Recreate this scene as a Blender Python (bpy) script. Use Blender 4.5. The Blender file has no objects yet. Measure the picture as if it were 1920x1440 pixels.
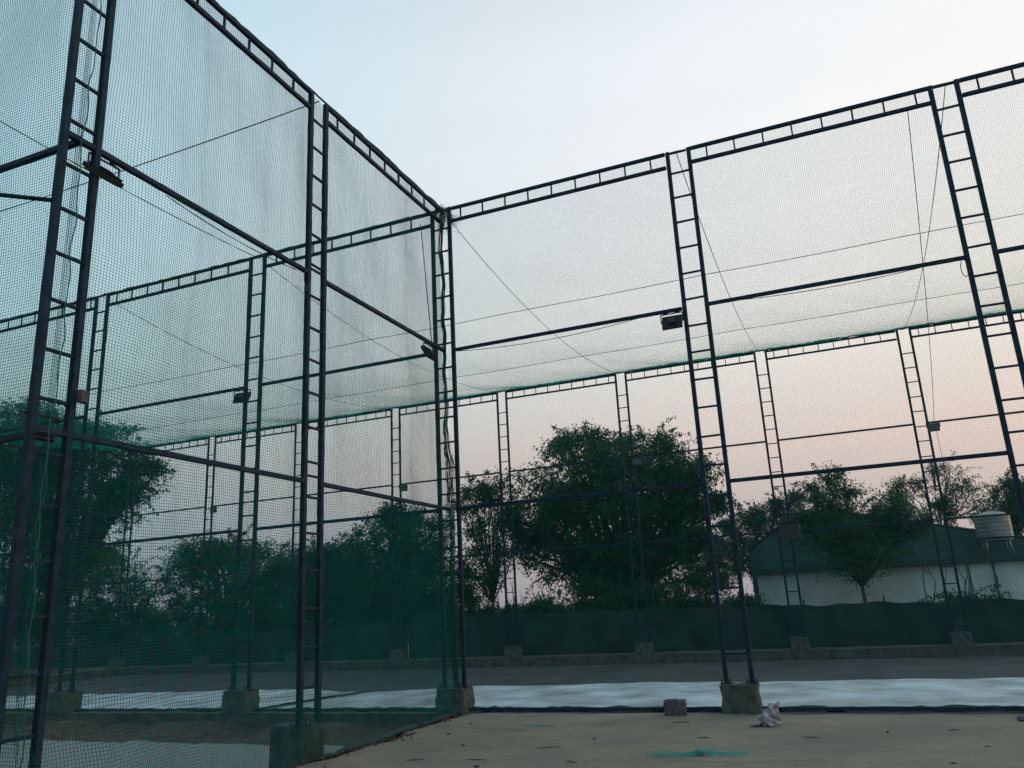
import bpy, bmesh, math, random
import numpy as np
from mathutils import Vector, Matrix

random.seed(7)
RNG = np.random.default_rng(7)
S = bpy.context.scene
COL = S.collection

# ------------------------------------------------------------------ camera
cam_d = bpy.data.cameras.new('camera')
cam = bpy.data.objects.new('camera', cam_d)
COL.objects.link(cam)
PITCH, ROLL, YAW = 0.2705, 0.0512, 0.3809
cx_, sx_ = math.cos(PITCH), math.sin(PITCH)
Rz = Matrix.Rotation(YAW, 3, 'Z')
Rx = Matrix.Rotation(PITCH, 3, 'X')
Ry = Matrix.Rotation(ROLL, 3, 'Y')
R = Rz @ Rx @ Ry
m = Matrix.Identity(4)
for i in range(3):
    m[i][0] = R[i][0]; m[i][1] = R[i][2]; m[i][2] = -R[i][1]
m[0][3], m[1][3], m[2][3] = 6.301, -12.522, 1.6
cam.matrix_world = m
cam_d.sensor_fit = 'HORIZONTAL'; cam_d.sensor_width = 36.0
cam_d.lens = 1499.84 / 1920 * 36
cam_d.clip_start = 0.05; cam_d.clip_end = 2000
S.camera = cam

# ------------------------------------------------------------------ sky, sun, exposure
SUN_AZ = math.radians(48)        # clockwise from +y: beyond the right edge of the picture
SUN_EL = math.radians(4)
SUN_DIR = Vector((math.sin(SUN_AZ) * math.cos(SUN_EL), math.cos(SUN_AZ) * math.cos(SUN_EL), math.sin(SUN_EL)))
W = bpy.data.worlds.new('World'); S.world = W; W.use_nodes = True
nt = W.node_tree; nt.nodes.clear()
def wn(t): return nt.nodes.new(t)
out = wn('ShaderNodeOutputWorld'); bg = wn('ShaderNodeBackground'); bg.inputs[1].default_value = 1.0
tc = wn('ShaderNodeTexCoord'); sep = wn('ShaderNodeSeparateXYZ')
nt.links.new(tc.outputs['Generated'], sep.inputs[0])
ramp = wn('ShaderNodeValToRGB'); nt.links.new(sep.outputs['Z'], ramp.inputs[0])
els = [(0.0, (.50, .44, .47)), (.09, (.63, .56, .56)), (.17, (.83, .70, .645)), (.24, (.90, .845, .79)), (.31, (.98, .965, .93)),
       (.42, (.97, .985, .99)), (.60, (.92, .965, 1.0)), (1.0, (.42, .57, .72))]
cr = ramp.color_ramp
while len(cr.elements) < len(els): cr.elements.new(.5)
for e, (p, c) in zip(cr.elements, els): e.position = p; e.color = (*c, 1)
dot = wn('ShaderNodeVectorMath'); dot.operation = 'DOT_PRODUCT'
dot.inputs[1].default_value = (math.sin(SUN_AZ), math.cos(SUN_AZ), 0.15)
nt.links.new(tc.outputs['Generated'], dot.inputs[0])
az = wn('ShaderNodeMapRange'); az.inputs[1].default_value = -1; az.inputs[2].default_value = 1
az.inputs[3].default_value = 0; az.inputs[4].default_value = 1
nt.links.new(dot.outputs['Value'], az.inputs[0])
azr = wn('ShaderNodeValToRGB'); nt.links.new(az.outputs[0], azr.inputs[0])
azr.color_ramp.elements[0].position = 0; azr.color_ramp.elements[0].color = (.40, .47, .56, 1)
azr.color_ramp.elements[1].position = 1; azr.color_ramp.elements[1].color = (1.2, 1.12, 1.05, 1)
for p_, c_ in ((.42, (.56, .86, .97)), (.56, (.75, .92, .98)), (.68, (.93, .965, .99)), (.82, (1.08, 1.065, 1.06))):
    e = azr.color_ramp.elements.new(p_); e.color = (*c_, 1)
mul = wn('ShaderNodeMix'); mul.data_type = 'RGBA'; mul.blend_type = 'MULTIPLY'; mul.inputs[0].default_value = 1
nt.links.new(ramp.outputs[0], mul.inputs[6]); nt.links.new(azr.outputs[0], mul.inputs[7])
# thin streaks of cloud low in the sky
mp = wn('ShaderNodeMapping'); mp.inputs['Scale'].default_value = (1.2, 1.2, 9)
nt.links.new(tc.outputs['Generated'], mp.inputs[0])
nz = wn('ShaderNodeTexNoise'); nz.inputs['Scale'].default_value = 2.2; nz.inputs['Detail'].default_value = 4
nt.links.new(mp.outputs[0], nz.inputs[0])
nr = wn('ShaderNodeMapRange'); nr.inputs[1].default_value = .35; nr.inputs[2].default_value = .75
nr.inputs[3].default_value = .985; nr.inputs[4].default_value = 1.015
nt.links.new(nz.outputs[0], nr.inputs[0])
mul2 = wn('ShaderNodeVectorMath'); mul2.operation = 'SCALE'
nt.links.new(mul.outputs[2], mul2.inputs[0]); nt.links.new(nr.outputs[0], mul2.inputs['Scale'])
sky = wn('ShaderNodeTexSky'); sky.sky_type = 'NISHITA'; sky.sun_disc = False
sky.sun_elevation = SUN_EL; sky.sun_rotation = SUN_AZ; sky.air_density = 1.0; sky.dust_density = 3.0
sk = wn('ShaderNodeVectorMath'); sk.operation = 'SCALE'; sk.inputs['Scale'].default_value = 0.15
nt.links.new(sky.outputs[0], sk.inputs[0])
mix = wn('ShaderNodeMix'); mix.data_type = 'RGBA'; mix.inputs[0].default_value = 0.12
nt.links.new(mul2.outputs[0], mix.inputs[6]); nt.links.new(sk.outputs[0], mix.inputs[7])
nt.links.new(mix.outputs[2], bg.inputs[0]); nt.links.new(bg.outputs[0], out.inputs[0])

sd = bpy.data.lights.new('sun', 'SUN'); sd.energy = 0.15; sd.angle = math.radians(20); sd.color = (1, .82, .66)
so = bpy.data.objects.new('sun', sd); COL.objects.link(so)
so.rotation_euler = (-SUN_DIR).to_track_quat('-Z', 'Y').to_euler(); so.location = (30, 30, 30)

S.view_settings.view_transform = 'Standard'; S.view_settings.look = 'None'
S.view_settings.exposure = 0.0; S.view_settings.gamma = 1.0; S.view_settings.use_curve_mapping = False
S.cycles.use_denoising = True
S.cycles.max_bounces = 6; S.cycles.diffuse_bounces = 3; S.cycles.transparent_max_bounces = 8

# ------------------------------------------------------------------ materials
def mat(name, col, rough=.7, var=0.15, scale=8.0, metal=0.0, bump=0.0, bscale=60.0, col2=None, trans=0.0, spec=.5, detail=5):
    M = bpy.data.materials.new(name); M.use_nodes = True
    t = M.node_tree; b = t.nodes['Principled BSDF']
    b.inputs['Roughness'].default_value = rough; b.inputs['Metallic'].default_value = metal
    b.inputs['Specular IOR Level'].default_value = spec
    co = t.nodes.new('ShaderNodeTexCoord')
    n = t.nodes.new('ShaderNodeTexNoise'); n.inputs['Scale'].default_value = scale; n.inputs['Detail'].default_value = detail
    t.links.new(co.outputs['Object'], n.inputs['Vector'])
    r = t.nodes.new('ShaderNodeValToRGB')
    c2 = col2 or tuple(min(1, c * (1 + var * 2)) for c in col)
    c1 = tuple(c * (1 - var) for c in col)
    r.color_ramp.elements[0].position = .32; r.color_ramp.elements[0].color = (*c1, 1)
    r.color_ramp.elements[1].position = .7; r.color_ramp.elements[1].color = (*c2, 1)
    t.links.new(n.outputs[0], r.inputs[0]); t.links.new(r.outputs[0], b.inputs['Base Color'])
    if bump:
        n2 = t.nodes.new('ShaderNodeTexNoise'); n2.inputs['Scale'].default_value = bscale; n2.inputs['Detail'].default_value = 6
        t.links.new(co.outputs['Object'], n2.inputs['Vector'])
        bp = t.nodes.new('ShaderNodeBump'); bp.inputs['Strength'].default_value = bump; bp.inputs['Distance'].default_value = .02
        t.links.new(n2.outputs[0], bp.inputs['Height']); t.links.new(bp.outputs[0], b.inputs['Normal'])
    if trans:
        tr = t.nodes.new('ShaderNodeBsdfTranslucent'); t.links.new(r.outputs[0], tr.inputs[0])
        mx = t.nodes.new('ShaderNodeMixShader'); mx.inputs[0].default_value = trans
        o = t.nodes['Material Output']
        t.links.new(b.outputs[0], mx.inputs[1]); t.links.new(tr.outputs[0], mx.inputs[2]); t.links.new(mx.outputs[0], o.inputs[0])
    return M

M_PIPE = mat('blue_paint', (.009, .026, .043), .6, .3, 9, bump=.12, bscale=70, spec=.12)
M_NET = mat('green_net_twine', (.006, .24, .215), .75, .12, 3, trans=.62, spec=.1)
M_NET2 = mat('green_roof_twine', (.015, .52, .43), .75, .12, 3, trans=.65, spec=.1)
M_HEM = mat('green_net_gathered', (.004, .055, .044), .8, .3, 25, bump=.5, bscale=120)
M_ROPE = mat('green_rope', (.008, .085, .072), .7, .2, 40)
M_CONC = mat('footing_concrete', (.044, .060, .050), .9, .35, 7, bump=.4, bscale=50)
M_PLINTH = mat('plinth_concrete', (.050, .058, .048), .9, .35, 4, bump=.4, bscale=40)
M_CABLE = mat('dark_cable', (.03, .03, .032), .6, .1)
M_BLACK = mat('black_casting', (.012, .016, .02), .55, .2, 20)
M_LENS = mat('lamp_glass', (.10, .125, .14), .15, .1, 5)
M_CLOTH = mat('shade_cloth', (.004, .027, .021), .85, .45, 1.3, bump=.6, bscale=5)
M_SHEET = mat('white_membrane', (.33, .395, .405), .75, .32, 1.0, bump=.12, bscale=14)
M_GRAVEL = mat('pale_gravel', (.20, .225, .215), .95, .5, 60, bump=1.0, bscale=60, detail=8)
M_EARTH = mat('reddish_earth', (.058, .044, .033), .95, .4, 9, bump=.9, bscale=35)
M_BARK = mat('bark', (.045, .038, .030), .9, .4, 12, bump=.5, bscale=30)
M_WALL = mat('pale_render_wall', (.52, .60, .57), .85, .1, 1.5)
M_SHED = mat('dark_sheet_metal', (.022, .075, .068), .6, .2, 1.5)
M_ROOF = mat('roof_sheet', (.014, .046, .042), .7, .3, 2)
M_STEEL = mat('dull_steel', (.19, .215, .21), .42, .12, 4, metal=.6)
M_STONE = mat('grey_block', (.070, .070, .078), .9, .3, 25, bump=.6, bscale=60)
M_SACK = mat('dirty_white_sack', (.24, .225, .235), .8, .5, 14, bump=.3, bscale=60)
M_FAR = mat('far_ground', (.022, .030, .018), .95, .4, .6, bump=.4, bscale=3)
LEAF = {
    'dark': mat('leaf_dark', (.020, .080, .038), .6, .35, 1.2, trans=.3, spec=.2),
    'mid': mat('leaf_mid', (.026, .095, .038), .6, .35, 1.2, trans=.3, spec=.2),
    'pale': mat('leaf_pale', (.034, .095, .048), .6, .35, 1.5, trans=.35, spec=.2),
    'blue': mat('leaf_bluish', (.026, .078, .052), .6, .35, 1.2, trans=.3, spec=.2),
}

def yard_material():
    M = bpy.data.materials.new('packed_dusty_concrete'); M.use_nodes = True
    t = M.node_tree; b = t.nodes['Principled BSDF']; b.inputs['Roughness'].default_value = .92
    L = t.links.new
    co = t.nodes.new('ShaderNodeTexCoord')
    def noise(sc, det=6, rough=.6, stretch=None, dist=0):
        n = t.nodes.new('ShaderNodeTexNoise'); n.inputs['Scale'].default_value = sc; n.inputs['Detail'].default_value = det
        n.inputs['Roughness'].default_value = rough; n.inputs['Distortion'].default_value = dist
        if stretch:
            mp = t.nodes.new('ShaderNodeMapping'); mp.inputs['Scale'].default_value = stretch; mp.inputs['Rotation'].default_value = (0, 0, .25)
            L(co.outputs['Object'], mp.inputs[0]); L(mp.outputs[0], n.inputs['Vector'])
        else: L(co.outputs['Object'], n.inputs['Vector'])
        return n
    def rmp(n, a, b_, ca, cb):
        r = t.nodes.new('ShaderNodeValToRGB'); r.color_ramp.elements[0].position = a; r.color_ramp.elements[1].position = b_
        r.color_ramp.elements[0].color = (*ca, 1); r.color_ramp.elements[1].color = (*cb, 1); L(n.outputs[0], r.inputs[0]); return r
    base = rmp(noise(.55, 8, .65), .33, .68, (.165, .148, .110), (.290, .248, .180))
    grey = rmp(noise(.8, 6, .6, (1, 2.2, 1)), .42, .66, (0, 0, 0), (1, 1, 1))
    mx = t.nodes.new('ShaderNodeMix'); mx.data_type = 'RGBA'
    sc = t.nodes.new('ShaderNodeMath'); sc.operation = 'MULTIPLY'; sc.inputs[1].default_value = .55
    L(grey.outputs[0], sc.inputs[0]); L(sc.outputs[0], mx.inputs[0]); L(base.outputs[0], mx.inputs[6]); mx.inputs[7].default_value = (.165, .162, .136, 1)
    stain = rmp(noise(1.1, 8, .7, (1, 3.5, 1), 1.2), .56, .74, (1, 1, 1), (.40, .38, .36))
    m2 = t.nodes.new('ShaderNodeMix'); m2.data_type = 'RGBA'; m2.blend_type = 'MULTIPLY'; m2.inputs[0].default_value = 1
    L(mx.outputs[2], m2.inputs[6]); L(stain.outputs[0], m2.inputs[7])
    fine = rmp(noise(38, 8, .75), .3, .72, (.72, .72, .72), (1.22, 1.2, 1.18))
    m3 = t.nodes.new('ShaderNodeMix'); m3.data_type = 'RGBA'; m3.blend_type = 'MULTIPLY'; m3.inputs[0].default_value = 1
    L(m2.outputs[2], m3.inputs[6]); L(fine.outputs[0], m3.inputs[7])
    med = rmp(noise(5.5, 7, .7, (1, 1.8, 1), .6), .3, .7, (.80, .80, .80), (1.14, 1.13, 1.11))
    m3b = t.nodes.new('ShaderNodeMix'); m3b.data_type = 'RGBA'; m3b.blend_type = 'MULTIPLY'; m3b.inputs[0].default_value = 1
    L(m3.outputs[2], m3b.inputs[6]); L(med.outputs[0], m3b.inputs[7]); m3 = m3b
    vo = t.nodes.new('ShaderNodeTexVoronoi'); vo.inputs['Scale'].default_value = 5.5; vo.inputs['Randomness'].default_value = 1
    L(co.outputs['Object'], vo.inputs['Vector'])
    sp = t.nodes.new('ShaderNodeValToRGB'); sp.color_ramp.elements[0].position = .045; sp.color_ramp.elements[1].position = .085
    sp.color_ramp.elements[0].color = (.7, .68, .66, 1); sp.color_ramp.elements[1].color = (1, 1, 1, 1); L(vo.outputs['Distance'], sp.inputs[0])
    m4 = t.nodes.new('ShaderNodeMix'); m4.data_type = 'RGBA'; m4.blend_type = 'MULTIPLY'; m4.inputs[0].default_value = 1
    L(m3.outputs[2], m4.inputs[6]); L(sp.outputs[0], m4.inputs[7])
    L(m4.outputs[2], b.inputs['Base Color'])
    n5 = noise(22, 8, .7); bp = t.nodes.new('ShaderNodeBump'); bp.inputs['Strength'].default_value = .5; bp.inputs['Distance'].default_value = .02
    L(n5.outputs[0], bp.inputs['Height']); L(bp.outputs[0], b.inputs['Normal'])
    return M
M_YARD = yard_material()
M_COURT = mat('dark_grey_subbase', (.034, .046, .046), .95, .3, .9, bump=.5, bscale=40, col2=(.055, .068, .068))

# ------------------------------------------------------------------ helpers
def link(o, parent=None):
    COL.objects.link(o)
    if parent is not None: o.parent = parent
    return o
def tag(o, label=None, cat=None, group=None, kind=None):
    if label: o['label'] = label
    if cat: o['category'] = cat
    if group: o['group'] = group
    if kind: o['kind'] = kind
    return o
def empty(name, loc, label, cat, group=None, rot=0):
    o = bpy.data.objects.new(name, None); o.empty_display_size = .2; o.location = loc; o.rotation_euler = (0, 0, rot)
    link(o); return tag(o, label, cat, group)
def obj(name, me, parent=None, loc=None, rot=None):
    o = bpy.data.objects.new(name, me); link(o, parent)
    if loc is not None: o.location = loc
    if rot is not None: o.rotation_euler = rot
    return o
def mesh_np(name, V, F, mats, smooth=False):
    """V (n,3); F (m,k) faces all of one size"""
    me = bpy.data.meshes.new(name); V = np.asarray(V, np.float32); F = np.asarray(F, np.int32)
    me.vertices.add(len(V)); me.vertices.foreach_set('co', V.ravel())
    k = F.shape[1]; me.loops.add(F.size); me.loops.foreach_set('vertex_index', F.ravel())
    me.polygons.add(len(F)); me.polygons.foreach_set('loop_start', np.arange(0, F.size, k, dtype=np.int32))
    me.update(calc_edges=True); me.validate()
    if smooth: me.polygons.foreach_set('use_smooth', np.ones(len(F), bool))
    for mm in (mats if isinstance(mats, (list, tuple)) else [mats]): me.materials.append(mm)
    return me
def bm_mesh(name, bm, m_, smooth=False):
    me = bpy.data.meshes.new(name); bmesh.ops.recalc_face_normals(bm, faces=bm.faces[:]); bm.to_mesh(me); bm.free(); me.materials.append(m_)
    if smooth:
        for p in me.polygons: p.use_smooth = True
    return me
def box_mesh(name, sx, sy, sz, m_, bevel=0, c=(0, 0, 0), taper=1.0):
    bm = bmesh.new(); bmesh.ops.create_cube(bm, size=1)
    for v in bm.verts:
        k = taper if v.co.z > 0 else 1.0
        v.co = Vector((v.co.x * sx * k + c[0], v.co.y * sy * k + c[1], v.co.z * sz + c[2]))
    if bevel: bmesh.ops.bevel(bm, geom=bm.edges[:], offset=bevel, segments=2, affect='EDGES', profile=.6)
    return bm_mesh(name, bm, m_)
def tube(pts, radii, n=8, cap=True, bm=None):
    """tube along a polyline, appended to bm"""
    bm = bm or bmesh.new(); rings = []
    P = [Vector(p) for p in pts]
    if not hasattr(radii, '__len__'): radii = [radii] * len(P)
    prev = None
    for i, p in enumerate(P):
        d = (P[min(i + 1, len(P) - 1)] - P[max(i - 1, 0)]).normalized()
        if prev is None:
            a = Vector((0, 0, 1)) if abs(d.z) < .9 else Vector((1, 0, 0)); u = d.cross(a).normalized()
        else: u = (prev - d * prev.dot(d)).normalized()
        prev = u; w = d.cross(u)
        rings.append([bm.verts.new(p + (u * math.cos(2 * math.pi * k / n) + w * math.sin(2 * math.pi * k / n)) * radii[i]) for k in range(n)])
    for a, b in zip(rings, rings[1:]):
        for k in range(n): bm.faces.new((a[k], a[(k + 1) % n], b[(k + 1) % n], b[k]))
    if cap: bm.faces.new(rings[0]); bm.faces.new(rings[-1])
    return bm
def tube_mesh(name, pts, r, m_, n=8): return bm_mesh(name, tube(pts, r, n), m_, True)
def sq_mesh(name, length, w, m_, axis='Z', bevel=.006):
    d = {'Z': (w, w, length), 'X': (length, w, w), 'Y': (w, length, w)}[axis]
    c = {'Z': (0, 0, length / 2), 'X': (length / 2, 0, 0), 'Y': (0, length / 2, 0)}[axis]
    return box_mesh(name, *d, m_, bevel, c)
def wob(x, y, seed=0.0):
    return (np.sin(x * 1.1 + seed) * np.cos(y * .9 + seed * 1.7) + .6 * np.sin(x * 2.7 - y * 1.9 + seed * 2.3)
            + .35 * np.sin(x * 5.3 + y * 4.1 + seed * 3.1)) / 1.6

# ------------------------------------------------------------------ the ground
H1, H3 = 9.035, 9.31        # heights of the near and far frames
Y3 = 14.1
FL = -0.36                  # level of the sunken courts
def grid_obj(name, xs, ys, zf, m_, xyf=None):
    X, Y = np.meshgrid(xs, ys); Z = zf(X, Y)
    if xyf: X, Y = xyf(X, Y)
    V = np.stack([X, Y, Z], -1).reshape(-1, 3); nx, ny = len(xs), len(ys)
    I = np.arange(nx * ny).reshape(ny, nx)
    F = np.stack([I[:-1, :-1], I[:-1, 1:], I[1:, 1:], I[1:, :-1]], -1).reshape(-1, 4)
    return obj(name, mesh_np(name, V, F, m_, True))
g = obj('ground', mesh_np('ground', [(-900, -900, FL - .03), (900, -900, FL - .03), (900, 900, FL - .03), (-900, 900, FL - .03)], [(0, 1, 2, 3)], M_FAR))
tag(g, kind='structure')
# far court floor and left court floor
cf = grid_obj('far_court_floor', np.linspace(-23.2, 18, 120), np.linspace(.05, 13.75, 60), lambda X, Y: FL + .012 * wob(X * 1.3, Y * 1.3, 1) - .0, M_COURT)
tag(cf, kind='structure')
def left_floor_z(X, Y):
    bank = np.clip((Y + 1.2 + .25 * np.sin(X * 2.1) + .12 * np.sin(X * 5.3)) / .95, 0, 1)
    return FL + .012 * wob(X * 3, Y * 3, 4) + bank * bank * .2
lf = grid_obj('left_court_floor', np.linspace(-15, .12, 150), np.linspace(-9.5, -.75, 90), left_floor_z, M_GRAVEL)
tag(lf, kind='structure')
bk = grid_obj('earth_bank', np.linspace(-15, .1, 150), np.linspace(-1.15, -.2, 24), lambda X, Y: left_floor_z(X, Y) + np.clip((Y + 1.15) * .2, -.004, .02) + .012 * wob(X * 4, Y * 4, 9) * np.clip((Y + 1.15) * 4, 0, 1), M_EARTH)
tag(bk, kind='structure')
# yard in front: dusty slab with a ragged edge along the left wall
ys = np.concatenate([np.linspace(-70, -14, 30), np.linspace(-13.6, -.2, 160)])
xs = np.concatenate([np.linspace(.0, 14, 150), np.linspace(14.5, 70, 30)])
def yard_xy(X, Y):
    edge = .16 + .07 * np.sin(Y * 1.7) + .05 * np.sin(Y * 4.9 + 1) + .03 * np.sin(Y * 11)
    k = np.clip(1 - X / 1.5, 0, 1)
    return X + edge * k, Y
def yard_z(X, Y):
    z = .010 * wob(X * .9, Y * .9, 2) + .005 * wob(X * 3.7, Y * 3.7, 5) - .012
    return z - .05 * np.clip(1 - X / .35, 0, 1) ** 2 + .035 * np.exp(-((X - .55) / .25) ** 2) * (.5 + .5 * np.sin(Y * 3.1))
yd = grid_obj('yard', xs, ys, yard_z, M_YARD, yard_xy); tag(yd, kind='structure')
# earth face below the yard's ragged edge
yy = np.linspace(-70, -.2, 400); V = []; F = []
for i, y in enumerate(yy):
    e = .16 + .07 * math.sin(y * 1.7) + .05 * math.sin(y * 4.9 + 1) + .03 * math.sin(y * 11)
    for k, (dx, z) in enumerate(((.05, -.02), (0, -.058), (-.05 - .03 * math.sin(y * 7), -.15), (-.16, -.26), (-.24, FL - .02))): V.append((e + dx, y, z))
    if i:
        for k in range(4): F.append(((i - 1) * 5 + k, (i - 1) * 5 + k + 1, i * 5 + k + 1, i * 5 + k))
tag(obj('yard_edge', mesh_np('yard_edge', V, F, M_EARTH, True)), kind='structure')

# concrete plinths under the frames
def plinth(name, x0, x1, y0, y1, z0, z1, label):
    bm = bmesh.new(); n = 60
    L = (x1 - x0) > (y1 - y0)
    for i in range(n + 1):
        t = i / n; j = .012 * math.sin(i * 1.3) + .008 * math.sin(i * 3.1)
        if L: c = [(x0 + (x1 - x0) * t, y0 + j, z0), (x0 + (x1 - x0) * t, y0 + j, z1 + j * .3), (x0 + (x1 - x0) * t, y1 - j, z1 + j * .3), (x0 + (x1 - x0) * t, y1 - j, z0)]
        else: c = [(x0 + j, y0 + (y1 - y0) * t, z0), (x0 + j, y0 + (y1 - y0) * t, z1 + j * .3), (x1 - j, y0 + (y1 - y0) * t, z1 + j * .3), (x1 - j, y0 + (y1 - y0) * t, z0)]
        r = [bm.verts.new(p) for p in c]
        if i:
            for k in range(3): bm.faces.new((pr[k], pr[k + 1], r[k + 1], r[k]))
        pr = r
    tag(obj(name, bm_mesh(name, bm, M_PLINTH)), label, 'plinth')
plinth('concrete_plinth', -15, 18, -.195, .20, FL - .05, -.012, 'low concrete plinth under the long near net wall')
plinth('concrete_plinth', -23.4, 18, 13.75, 14.75, FL - .05, -.075, 'low concrete plinth with dark face under the far net wall')
plinth('concrete_plinth', -23.45, -22.6, 0.25, 13.7, FL - .05, -.08, 'low concrete plinth under the far left end wall')

# white membrane lying on the court floor
def sheet(name, near, far, label, seed):
    na, fa = np.array(near), np.array(far); n = 170; mrows = 34
    def samp(P, t):
        d = np.r_[0, np.cumsum(np.hypot(*np.diff(P, axis=0).T))]; d /= d[-1]
        return np.stack([np.interp(t, d, P[:, 0]), np.interp(t, d, P[:, 1])], -1)
    t = np.linspace(0, 1, n); A, B = samp(na, t), samp(fa, t)
    B[:, 1] += .10 * np.sin(t * 31 + seed) + .05 * np.sin(t * 83 + seed)
    s = np.linspace(0, 1, mrows)[:, None, None]; P = A[None] * (1 - s) + B[None] * s
    X, Y = P[..., 0], P[..., 1]
    Z = FL + .022 + .008 * wob(X * .8, Y * 1.2, seed) + .004 * np.exp(-((np.sin(Y * 1.7 + .4 * np.sin(X * .7 + seed))) / .12) ** 2)
    Z = Z + np.clip(1 - (Y - .18) / .28, 0, 1) ** 1.5 * .325
    ridge = np.exp(-((Y - 4.2 - .35 * np.sin(X * .8 + seed)) / .09) ** 2) * .022 * (np.sin(X * .6 + seed) > -.2)
    Z = Z + ridge
    I = np.arange(n * mrows).reshape(mrows, n)
    F = np.stack([I[:-1, :-1], I[:-1, 1:], I[1:, 1:], I[1:, :-1]], -1).reshape(-1, 4)
    tag(obj(name, mesh_np(name, np.stack([X, Y, Z], -1).reshape(-1, 3), F, M_SHEET, True)), label, 'sheet', 'white membranes on the court floor')
sheet('white_membrane', [(-18.7, .22), (-12, .22), (-7.4, .22), (-6.75, 2.4)], [(-18.7, 6.0), (-14.9, 6.45), (-9.95, 7.15), (-7.6, 6.95), (-6.0, 6.25)],
      'white membrane sheet on the floor behind the left net, ending at a diagonal gap', 1.0)
sheet('white_membrane', [(-6.7, .22), (-3.2, .22), (2, .22), (8, .22), (14, .22)],
      [(-5.45, 6.25), (-4.7, 6.6), (-3.1, 7.3), (-1.4, 7.2), (1.1, 7.7), (3.7, 7.6), (6, 7.4), (7, 7.8), (9, 7.6), (14, 7.4)],
      'long white membrane sheet on the floor behind the right net wall', 2.6)

# ------------------------------------------------------------------ steel frames
LEGW, RUNGW, SEP = .066, .03, .1807
RUNGS = [0.78 + .4605 * k for k in range(18)]
me_rung = sq_mesh('rung', SEP * 2, RUNGW, M_PIPE, 'X', .004)
for v in me_rung.vertices: v.co.x -= SEP
me_plate = box_mesh('base_plate', .16, .16, .014, M_PIPE, .003, (0, 0, .007))
bmx = bmesh.new()
bmesh.ops.create_cone(bmx, cap_ends=True, segments=6, radius1=.013, radius2=.013, depth=.07, matrix=Matrix.Translation((0, 0, .035)))
me_bolt = bm_mesh('anchor_bolt', bmx, M_BLACK)
FOOT = []
for k in range(4):
    bm = bmesh.new(); bmesh.ops.create_cube(bm, size=1); bmesh.ops.subdivide_edges(bm, edges=bm.edges[:], cuts=4, use_grid_fill=True)
    for v in bm.verts:
        t = 1.0 - .05 * (v.co.z + .5)
        x, y, z = v.co.x * .52 * t, v.co.y * .44 * t, v.co.z
        j = .010 * math.sin(x * 31 + k * 2 + z * 7) + .006 * math.sin(y * 43 + z * 19 + k)
        v.co = Vector((x + j, y + j * .7, z + j * .6))
    FOOT.append(bm)
def footing(loc, rot, top, label, bottom, k, group):
    bm = FOOT[k % 4].copy(); h = top - bottom
    for v in bm.verts: v.co.z = (v.co.z + .5) * h
    bmesh.ops.bevel(bm, geom=[e for e in bm.edges if e.calc_face_angle(0) > .8], offset=.012, segments=2, affect='EDGES')
    o = obj('concrete_footing', bm_mesh('concrete_footing', bm, M_CONC), None, (loc[0], loc[1], bottom), (0, 0, rot))
    tag(o, 'concrete footing block under the ' + label, 'footing', group)
legs = {}
def leg_mesh(h):
    k = round(h, 3)
    if k not in legs: legs[k] = sq_mesh('leg', h, LEGW, M_PIPE, 'Z', .008)
    return legs[k]
NC = 0
def column(x, y, rot, base, top, what, bottom, group):
    global NC
    NC += 1
    e = empty('ladder_column', (x, y, base), 'dark blue steel ladder column, ' + what, 'column', group, rot)
    e.rotation_euler = (random.uniform(-.0015, .0015), random.uniform(-.0015, .0015), rot)
    for s in (-1, 1):
        obj('leg', leg_mesh(top - base), e, (s * SEP, 0, 0))
        obj('base_plate', me_plate, e, (s * SEP, 0, .001))
        for q in (-1, 1): obj('anchor_bolt', me_bolt, e, (s * SEP + q * .058, -.05, .006))
    for z in RUNGS:
        zz = z + (base - .367)
        if zz < top - .1: obj('rung', me_rung, e, (0, 0, zz - base + random.uniform(-.008, .008)), (0, random.uniform(-.012, .012), 0))
    footing((x - (.16 if rot and x == 0 else 0), y), rot, base, what + ' column', bottom, NC, 'concrete footings')
me_strut = sq_mesh('strut', .25, .026, M_PIPE, 'Z', .003)
def truss(p0, p1, ztop, what, group):
    p0, p1 = Vector(p0), Vector(p1); d = p1 - p0; L = d.length; rot = math.atan2(d.y, d.x)
    e = empty('ladder_truss', (p0.x, p0.y, ztop - .29), 'ladder truss on ' + what, 'truss', group, rot)
    obj('top_chord', sq_mesh('top_chord', L, .056, M_PIPE, 'X'), e, (0, 0, .29 - .03))
    obj('bottom_chord', sq_mesh('bottom_chord', L, .056, M_PIPE, 'X'), e, (0, 0, 0))
    x = .24 + random.uniform(-.05, .05)
    while x < L - .12:
        obj('strut', me_strut, e, (x, 0, .01), (0, random.uniform(-.01, .01), 0)); x += .4605
def beam(p0, p1, z, what, group, w=.056):
    p0, p1 = Vector(p0), Vector(p1); d = p1 - p0; L = d.length; rot = math.atan2(d.y, d.x)
    o = obj('horizontal_pipe', sq_mesh('horizontal_pipe', L, w, M_PIPE, 'X'), None, (p0.x, p0.y, z), (0, 0, rot))
    tag(o, what, 'pipe', group)
IN = SEP + LEGW / 2
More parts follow.
